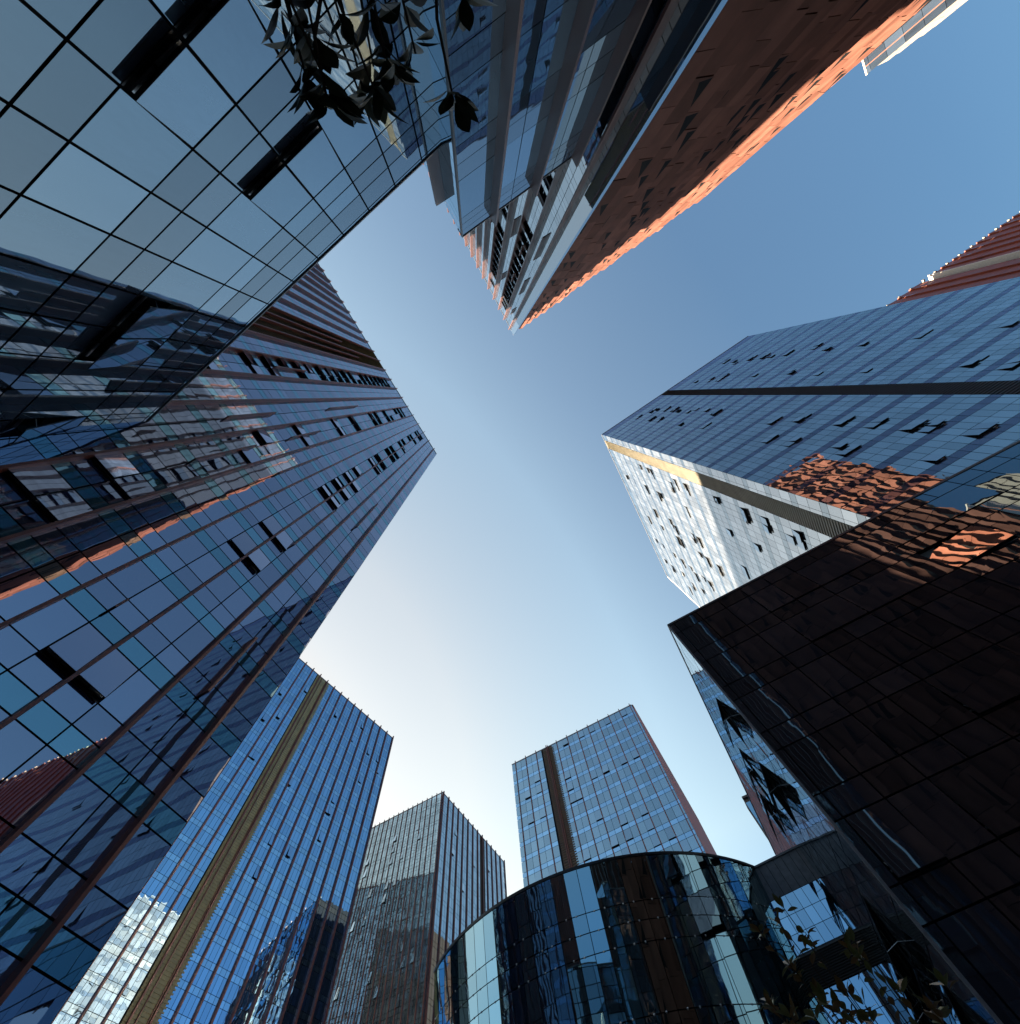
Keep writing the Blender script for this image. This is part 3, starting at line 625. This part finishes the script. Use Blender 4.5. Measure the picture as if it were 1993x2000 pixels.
# ------------------------------------------------------------------ terracotta wall of folded panels (E right face, Q)
def folded(root, F, u0, u1, h0, h1, w, depth, m, rng, slots=True, sgn=1, slot_h=(2.6, 3.7), dens=.34, base=0.0):
    n = int(round((u1-u0)/w)); w = (u1-u0)/n; seg = 4.1
    mb = MB()
    for k in range(n):
        a = u0+k*w; b = a+w; dp = depth*rng.uniform(.82, 1.12)
        ph = rng.random()*seg
        cuts = [h0]+[c for c in frange(h0+ph, h1, seg) if c < h1-1]+[h1]
        for c0, c1 in zip(cuts, cuts[1:]):
            if c1-c0 < .1: continue
            g = .03; d1 = dp*rng.uniform(.95, 1.05); d0 = rng.uniform(0, .03)
            da, db = (d0, d1) if sgn > 0 else (d1, d0)
            def q(f, h, o=0.0): return F.p(a+(b-a)*f, h, base+da+(db-da)*f+o)
            c = (rng.random(), rng.random(), rng.random())
            def put(pts, mi):
                if np.cross(pts[1]-pts[0], pts[-1]-pts[0])@F.n < 0: pts = pts[::-1]
                mb.face(pts, mi, c)
            if slots and c1-c0 > 3.9 and rng.random() < dens and c1 < h1-5:
                s = min(rng.uniform(*slot_h), c1-c0-.35); fw = rng.uniform(.20, .34); lo = c0+.12; x1 = rng.choice((.98, .98, .62))
                x0 = x1-fw
                # tall tapering slot, widest at its foot; a flat dark triangle paints its shade
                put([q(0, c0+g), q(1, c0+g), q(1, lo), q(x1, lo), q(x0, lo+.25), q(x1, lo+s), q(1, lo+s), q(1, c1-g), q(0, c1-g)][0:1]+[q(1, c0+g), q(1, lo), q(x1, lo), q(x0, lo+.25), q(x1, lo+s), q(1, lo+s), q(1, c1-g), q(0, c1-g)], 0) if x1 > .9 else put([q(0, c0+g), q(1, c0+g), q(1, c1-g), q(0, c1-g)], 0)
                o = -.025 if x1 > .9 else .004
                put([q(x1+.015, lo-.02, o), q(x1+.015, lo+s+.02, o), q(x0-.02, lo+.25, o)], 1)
            else: put([q(0, c0+g), q(1, c0+g), q(1, c1-g), q(0, c1-g)], 0)
        e = b if sgn > 0 else a
        mb.face([F.p(e, h0, base+dp*.94), F.p(e, h0, base-.1), F.p(e, h1, base-.1), F.p(e, h1, base+dp*.94)], 0)
        da, db = (0, dp) if sgn > 0 else (dp, 0)
        mb.face([F.p(a, h1, base+da), F.p(b, h1, base+db), F.p(b, h1, base-.3), F.p(a, h1, base-.3)], 0)
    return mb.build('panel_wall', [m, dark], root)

def build_E():
    rng = random.Random(29); H = 110.0; D = 7.0
    P0 = at((1004, 654), H)
    root = thing('office_tower', 'wedge-shaped tower at the top, brown-finned glass one side, sunlit terracotta panels the other', 'tower', (P0[0], P0[1], 0))
    Fr = Face(P0, -34.0); Fl = Face(P0, -119.5); LR = 56.0; LLn = 62.0
    core = MB(); c = P0-Fr.n[:2]*1.45-Fl.n[:2]*.35; ua, ub = Fr.u[:2], Fl.u[:2]
    box_core(core, [c, c+ua*(LR-.4), c+ua*(LR-.4)+ub*LLn, c+ub*LLn], 0, H+EYE-.1); core.build('core', [dark], root)
    folded(root, Fr, .5, LR, GZ, H, 2.25, 1.0, brick_m, rng, base=-1.0)
    mb = MB(); Fr.box(mb, -.05, .48, GZ, H+.1, -1.2, .02); mb.build('corner_trim', [g_E], root)
    # glass face
    fins = [1.75+2.62*k for k in range(23)]; uc = sorted(set([0.0]+fins+[f+1.31 for f in fins])); uc = [u for u in uc if u < LLn]+[LLn]
    hc = [H]; x = H-1.2; hc.append(x)
    while x > GZ+3.6:
        for s in (.75, .85, 1.8): x -= s; hc.append(x)
    hc = hc[::-1]; holes = set(); ws = []
    n = len(hc)-1; vis = [j for j in range(n) if hc[j+1]-hc[j] > 1.5]
    def bay(k, lo, hi, p):
        for j in vis:
            if lo < hc[j] < hi and rng.random() < p:
                for uu in (fins[k]+.1, fins[k]+1.4):
                    i = max(q for q in range(len(uc)-1) if uc[q] <= uu); holes.add((i, j)); ws.append((i, j))
    bay(1, 40, 104, .82); bay(3, 38, 104, .82); bay(6, 60, 90, .5)
    mb = MB(); panes(Fl, mb, uc, hc, lambda i, j, r: 0, rng, gap=.05, tilt=.0009, holes=holes); mb.build('curtain_wall', [g_E], root)
    for f in fins: fin(root, Fl, f, GZ, H+.3, .62, .16, fin_v)
    for k, h0, h1 in ((0, 70, 79), (0, 52, 60), (0, 92, 97), (2, 60, 66), (2, 84, 88), (1, 75, 80), (1, 62, 66), (4, 70, 74)): fin(root, Fl, fins[k]+1.31, h0, h1, .55, .12, fin_v)
    for i, j in ws[:96]: window(root, Fl, uc[i], uc[i+1], hc[j], hc[j+1], rad(9), g_E)
    coping(root, Fl, 0, LLn, H, t=.2)
build_E()

def build_V():
    rng = random.Random(31); H = 34.2; D = 9.9; P0 = at((903, 462), H)
    root = thing('glass_annex', 'lower glass annex at the top with a few broad brown fins, against the wedge-shaped tower', 'building', (P0[0], P0[1], 0))
    F = Face(P0, -33.0); u0 = P0@F.u[:2]
    LEN = 15.75-u0+.2; Fl = Face(P0, -120.0, out=150)
    core = MB(); c = P0-F.n[:2]*.3-Fl.n[:2]*.3; ua, ub = F.u[:2], Fl.u[:2]
    box_core(core, [c, c+ua*(LEN-.6), c+ua*(LEN-.6)+ub*40, c+ub*40], 0, H+EYE-.1); core.build('core', [dark], root)
    fb = [8.05-u0, 11.6-u0, 15.1-u0]
    uc = sorted([0.0, fb[0], (fb[0]+fb[1])/2, fb[1], (fb[1]+fb[2])/2, fb[2], LEN])
    hc = [H, 33.2, 32.2, 31.2, 26.4, 24.8, 23.25, 19.5, 17.9, 16.5, 12.6, 11.0, 9.6, 5.8, 4.2, 2.8, GZ][::-1]
    wj = hc.index(19.5); holes = {(3, wj), (4, wj)}
    mb = MB(); panes(F, mb, uc, hc, lambda i, j, r: 1 if hc[j+1]-hc[j] < 1.8 else 0, rng, gap=.05, tilt=.0015, holes=holes); mb.build('curtain_wall', [g_F, g_Fs], root)
    for i, j in holes: window(root, F, uc[i], uc[i+1], hc[j], hc[j+1], rad(8), g_F, near=True)
    for f in fb: fin(root, F, f, GZ, H, .74, .16, fin_v)
    mb = MB(); panes(Fl, mb, frange(0, 40, 2.2), hc, lambda i, j, r: 0, rng, gap=.05); mb.build('curtain_wall', [g_F], root)
    fin(root, Fl, 2.2, GZ, H-1, .74, .16, fin_v)
    mb = MB(); F.box(mb, -.05, .05, GZ, H, -.12, .05); mb.build('corner_trim', [frame_m], root)
    coping(root, F, 0, LEN, H, t=.12, d1=.05)
build_V()

def build_F():
    rng = random.Random(37); H = 25.5; D = 10.8
    az = 141.6; a = rad(az); n = np.array([-math.sin(a), math.cos(a)])
    if n@at((500, 620), H) > 0: n = -n     # towards the eye
    P0 = -n*D; P0 = P0+np.array([math.cos(a), math.sin(a)])*(-7.6)
    root = thing('glass_podium', 'low milky-blue glass building with wide panes filling the upper left corner', 'building', (P0[0], P0[1], 0))
    F = Face(P0, az); U = lambda x: x+7.6
    uc = [U(.25+1.86*k) for k in range(-4, 26)]; LEN = uc[-1]
    hc = [H, 25.2, 23.63, 22.49, 21.29, 18.04, 16.73, 15.39, 12.81, 11.5, 10.0, 6.9, 5.6, 4.2, 1.2, GZ][::-1]
    core = MB(); c = P0-F.n[:2]*.3+F.u[:2]*uc[0]; e = c+F.u[:2]*(LEN-uc[0]); dp = -F.n[:2]*14
    box_core(core, [c, e, e+dp, c+dp], 0, H+EYE-.1); core.build('core', [dark], root)
    hi = {v: i for i, v in enumerate(hc)}
    ci = lambda u: min(range(len(uc)-1), key=lambda k: abs(uc[k]-U(u)))
    ops = [(ci(.25), hi[18.04], 6), (ci(-1.61), hi[18.04], 6), (ci(.25), hi[12.81], 8), (ci(-1.61), hi[12.81], 8), (ci(7.69), hi[18.04], 9), (ci(9.55), hi[18.04], 9), (ci(15.13), hi[18.04], 9), (ci(17), hi[18.04], 9)]
    holes = {(i, j) for i, j, _ in ops}; mb = MB()
    spj = {hi[x] for x in (16.73, 15.39, 21.29, 22.49, 23.63, 10.0, 11.5, 4.2, 5.6)}
    panes(F, mb, uc, hc, lambda i, j, r: 1 if (j in spj and r.random() < .8) else 0, rng, gap=.08, tilt=.0015, holes=holes); mb.build('curtain_wall', [g_F, g_Fs], root)
    for i, j, ang in ops: window(root, F, uc[i], uc[i+1], hc[j], hc[j+1], rad(ang), g_F, near=True, gap=.085)
    coping(root, F, uc[0], LEN, H, t=.1, d1=.06)
build_F()

# ------------------------------------------------------------------ red tower behind R and the far wing of E
def build_Q():
    rng = random.Random(41); H = 126.0; P = at((1735, 598), H); az = -36.0
    F0 = Face(P, az); P0 = P-F0.u[:2]*28
    root = thing('red_tower', 'deep red panelled tower with a stepped edge, behind the slate-blue face at the right margin', 'tower', (P0[0], P0[1], 0))
    F = Face(P0, az); LEN = 112
    g0 = F.uh((1814, 542))[0]; g1 = g0-2.8
    core = MB(); c = P0-F.n[:2]*1.6; box_core(core, [c, c+F.u[:2]*LEN, c+F.u[:2]*LEN-F.n[:2]*20, c-F.n[:2]*20], 0, H+EYE-.1); core.build('core', [mat('maroon_wall', (.12, .02, .012), .6, .3)], root)
    folded(root, F, 0, g1, GZ, H, 4.0, .48, redq_m, rng, True, -1, dens=.1)
    folded(root, F, g0, LEN, GZ, H, 4.0, .48, redq_m, rng, True, -1, dens=.1)
    for e in (g1, g0):
        mb = MB(); F.box(mb, e-.1, e+.12, GZ, H+.1, -1.6, .75 if e == g0 else .05); mb.build('groove_edge', [pale_m if e == g0 else redq_m], root)  # pale edge has its sunlight painted into the colour
    for k in range(28):
        u = k*4.0
        mb = MB(); F.box(mb, u-.2, u+.2, H-.3, H+.25, -.2, .5); mb.build('sunlit_tip', [cream_m], root)  # cream blocks added to paint the sunlit tips of the folds
build_Q()

def build_EW():
    rng = random.Random(43); C0 = at((1004, 654), 110.0); Fz = Face(C0, -34.0)
    u, h = Fz.uh((1687, 116)); H = h; c0 = C0@Fz.u[:2]
    uw = u+c0; k = on_plane((1703, 138), -34.0, 1.0)[0]; D1 = uw/abs(k); D0 = abs(C0@Fz.n[:2])
    dep = max(D0-D1, .5)
    P0 = C0+Fz.u[:2]*u; out_az = math.degrees(math.atan2(Fz.n[1], Fz.n[0]))
    root = thing('glass_wing', 'pale blue glass wing with a cream stepped edge beyond the terracotta panels, top right', 'building', (P0[0], P0[1], 0))
    F = Face(P0, out_az, out=146.0)          # the narrow glass side, facing the plaza
    Ff = Face(P0+Fz.n[:2]*dep, -34.0)
    core = MB(); c = P0+Fz.u[:2]*.3-Fz.n[:2]*1.0; box_core(core, [c, c+Fz.u[:2]*9, c+Fz.u[:2]*9+Fz.n[:2]*(dep+.7), c+Fz.n[:2]*(dep+.7)], 0, H+EYE-.1); core.build('core', [dark], root)
    mb = MB(); panes(F, mb, frange(0.0, dep, dep/2), frange(GZ, H, 2.4), lambda i, j, r: 0, rng, gap=.05); mb.build('curtain_wall', [g_E], root)
    folded(root, Ff, 0.02, 9, GZ, H-1.2, 1.8, .35, pale_m, rng, False, base=-.1)
    mb = MB(); F.box(mb, 0, dep, H, H+.25, -.3, .05); mb.build('coping', [pale_m], root)
    mb = MB(); F.box(mb, dep*.5-.05, dep*.5+.05, GZ, H, .0, .08); mb.build('mullion', [brick_m], root)
build_EW()

# ------------------------------------------------------------------ trees
def leaf(mb, base, d, nrm, L, Wd, m, rng, curl=.12):
    d = d/np.linalg.norm(d); s = np.cross(d, nrm); s /= np.linalg.norm(s)+1e-9; nn = np.cross(s, d)
    prof = [(0, .06), (.15, .5), (.35, .92), (.55, 1.0), (.75, .72), (.9, .33), (1.0, .02)]
    rows = []; fold = rng.uniform(.05, .3); tw = rng.uniform(-.3, .3)
    for t, w in prof:
        c = base+d*L*t-nn*L*curl*t*t*1.2
        a = tw*t; ss = s*math.cos(a)+nn*math.sin(a)
        rows.append((c-ss*w*Wd/2+nn*fold*w*Wd/2, c, c+ss*w*Wd/2+nn*fold*w*Wd/2))
    for r0, r1 in zip(rows, rows[1:]):
        mb.face([r0[0], r0[1], r1[1], r1[0]], m); mb.face([r0[1], r0[2], r1[2], r1[1]], m)
def rosette(mb, tip, axis, rng, n, L, mats=(0,)):
    axis = axis/np.linalg.norm(axis); a = np.cross(axis, [0.1, .2, 1.0] if abs(axis[2]) < .9 else [1, 0, 0]); a /= np.linalg.norm(a); b = np.cross(axis, a)
    for k in range(n):
        t = 2.4*k+rng.uniform(-.3, .3); sp = rng.uniform(.35, 1.45)
        d = axis*math.cos(sp)+(a*math.cos(t)+b*math.sin(t))*math.sin(sp)+np.array([0, 0, -.15])
        base = tip-axis*rng.uniform(0, .05)*L/.14+d*.012
        leaf(mb, base, d, axis+np.array([rng.uniform(-.4, .4) for _ in range(3)]), L*rng.uniform(.75, 1.15), L*rng.uniform(.42, .55), rng.choice(mats), rng, rng.uniform(.02, .22))

def build_tree1():
    rng = random.Random(51)
    base = np.array([-1.0, -4.3, 0.0])
    root = thing('magnolia_tree', 'overhanging dark magnolia branches with broad leaves against the milky glass, upper left', 'tree', tuple(base))
    tr = MB(); fork = np.array([-.9, -3.9, 3.1])
    tr.tube([base, base+[.05, .1, 1.2], base+[.0, .2, 2.3], fork, fork+[.1, .3, .8], fork+[.15, .5, 1.6]], .1, .045, 0, 9)
    cr = MB()
    clusters = [(548, 12, 2.0), (580, 70, 2.0), (618, 88, 1.95), (668, 45, 2.0), (598, 150, 1.95), (640, 168, 1.9), (642, 205, 1.9), (722, 15, 2.1), (752, 112, 2.0), (730, 130, 2.1), (772, 140, 2.05), (738, 190, 1.95), (712, 185, 2.1), (812, 105, 2.1), (790, 12, 2.2), (886, 195, 1.95), (905, -6, 2.2)]
    sub = [fork+np.array([.1, .9, .35]), fork+np.array([.45, 1.0, .3]), fork+np.array([.8, 1.2, .35])]
    for s in sub: tr.tube([fork, (fork+s)/2+[0, 0, .15], s], .035, .016, 0, 6)
    for x, y, d in clusters:
        tip = at3((x, y), d); s = min(sub, key=lambda q: np.linalg.norm(q-tip))
        ax = np.array([rng.uniform(-.2, .35), 1.0, rng.uniform(.15, .6)]); ax /= np.linalg.norm(ax)
        mid = tip-ax*rng.uniform(.14, .22)+np.array([rng.uniform(-.03, .03), 0, rng.uniform(-.02, .03)])
        tr.tube([s, s*.5+mid*.5+[0, 0, .06], mid, tip], .009, .0035, 0, 5)
        rosette(cr, tip, ax, rng, rng.choice((5, 6, 7)), .108, (0,))
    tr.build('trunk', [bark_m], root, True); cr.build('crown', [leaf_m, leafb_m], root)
build_tree1()

def build_tree2():
    rng = random.Random(53)
    base = np.array([2.9, 3.6, 0.0])
    root = thing('young_magnolia', 'young magnolia with thin upright stems and bronze-green leaf tufts, bottom right', 'tree', tuple(base))
    tr = MB(); cr = MB(); hub = base+np.array([0, 0, 1.0]); tr.tube([base, base+[.02, .01, .5], hub], .035, .022, 0, 8)
    tips = [(1485, 1820, 5.0), (1530, 1772, 5.1), (1520, 1800, 5.0), (1585, 1850, 4.9), (1572, 1820, 5.2), (1655, 1850, 4.9), (1668, 1838, 5.1), (1680, 1868, 4.8), (1540, 1880, 4.8), (1553, 1895, 4.9), (1510, 1965, 4.7), (1545, 1985, 4.6), (1500, 1955, 4.9), (1615, 1960, 4.7), (1640, 1975, 4.8), (1690, 1965, 4.6), (1755, 1930, 4.7), (1845, 1920, 4.6), (1825, 1970, 4.5), (1665, 1990, 4.5), (1600, 1940, 5.0), (1700, 1990, 4.4), (1655, 1940, 4.8), (1590, 1985, 4.6), (1560, 1990, 4.7), (1840, 1990, 4.4)]
    forks = [hub+np.array([-.35, .1, .35]), hub+np.array([-.1, .15, .45]), hub+np.array([.15, .1, .4])]
    for f in forks: tr.tube([hub, (hub+f)/2+[0, 0, .04], f], .016, .009, 0, 6)
    for x, y, d in tips:
        tip = at3((x, y), d); s = min(forks, key=lambda q: np.linalg.norm((q-tip)[:2]))
        mid = (s+tip)/2+np.array([rng.uniform(-.04, .04), rng.uniform(-.04, .04), -.03])
        tr.tube([s, mid, tip], .008, .003, 0, 5)
        ax = tip-mid
        rosette(cr, tip, ax, rng, rng.choice((5, 6, 7)), .09, (0, 0, 1))
        for t in (.55, .75, .9):
            if rng.random() < .6: q = mid+(tip-mid)*t; rosette(cr, q, ax, rng, 2, .085, (0, 1, 1))
    tr.build('trunk', [bark_m], root, True); cr.build('crown', [leaf2_m, leafb_m], root)
build_tree2()

for o in bpy.data.objects:
    if '_w' in o: del o['_w']
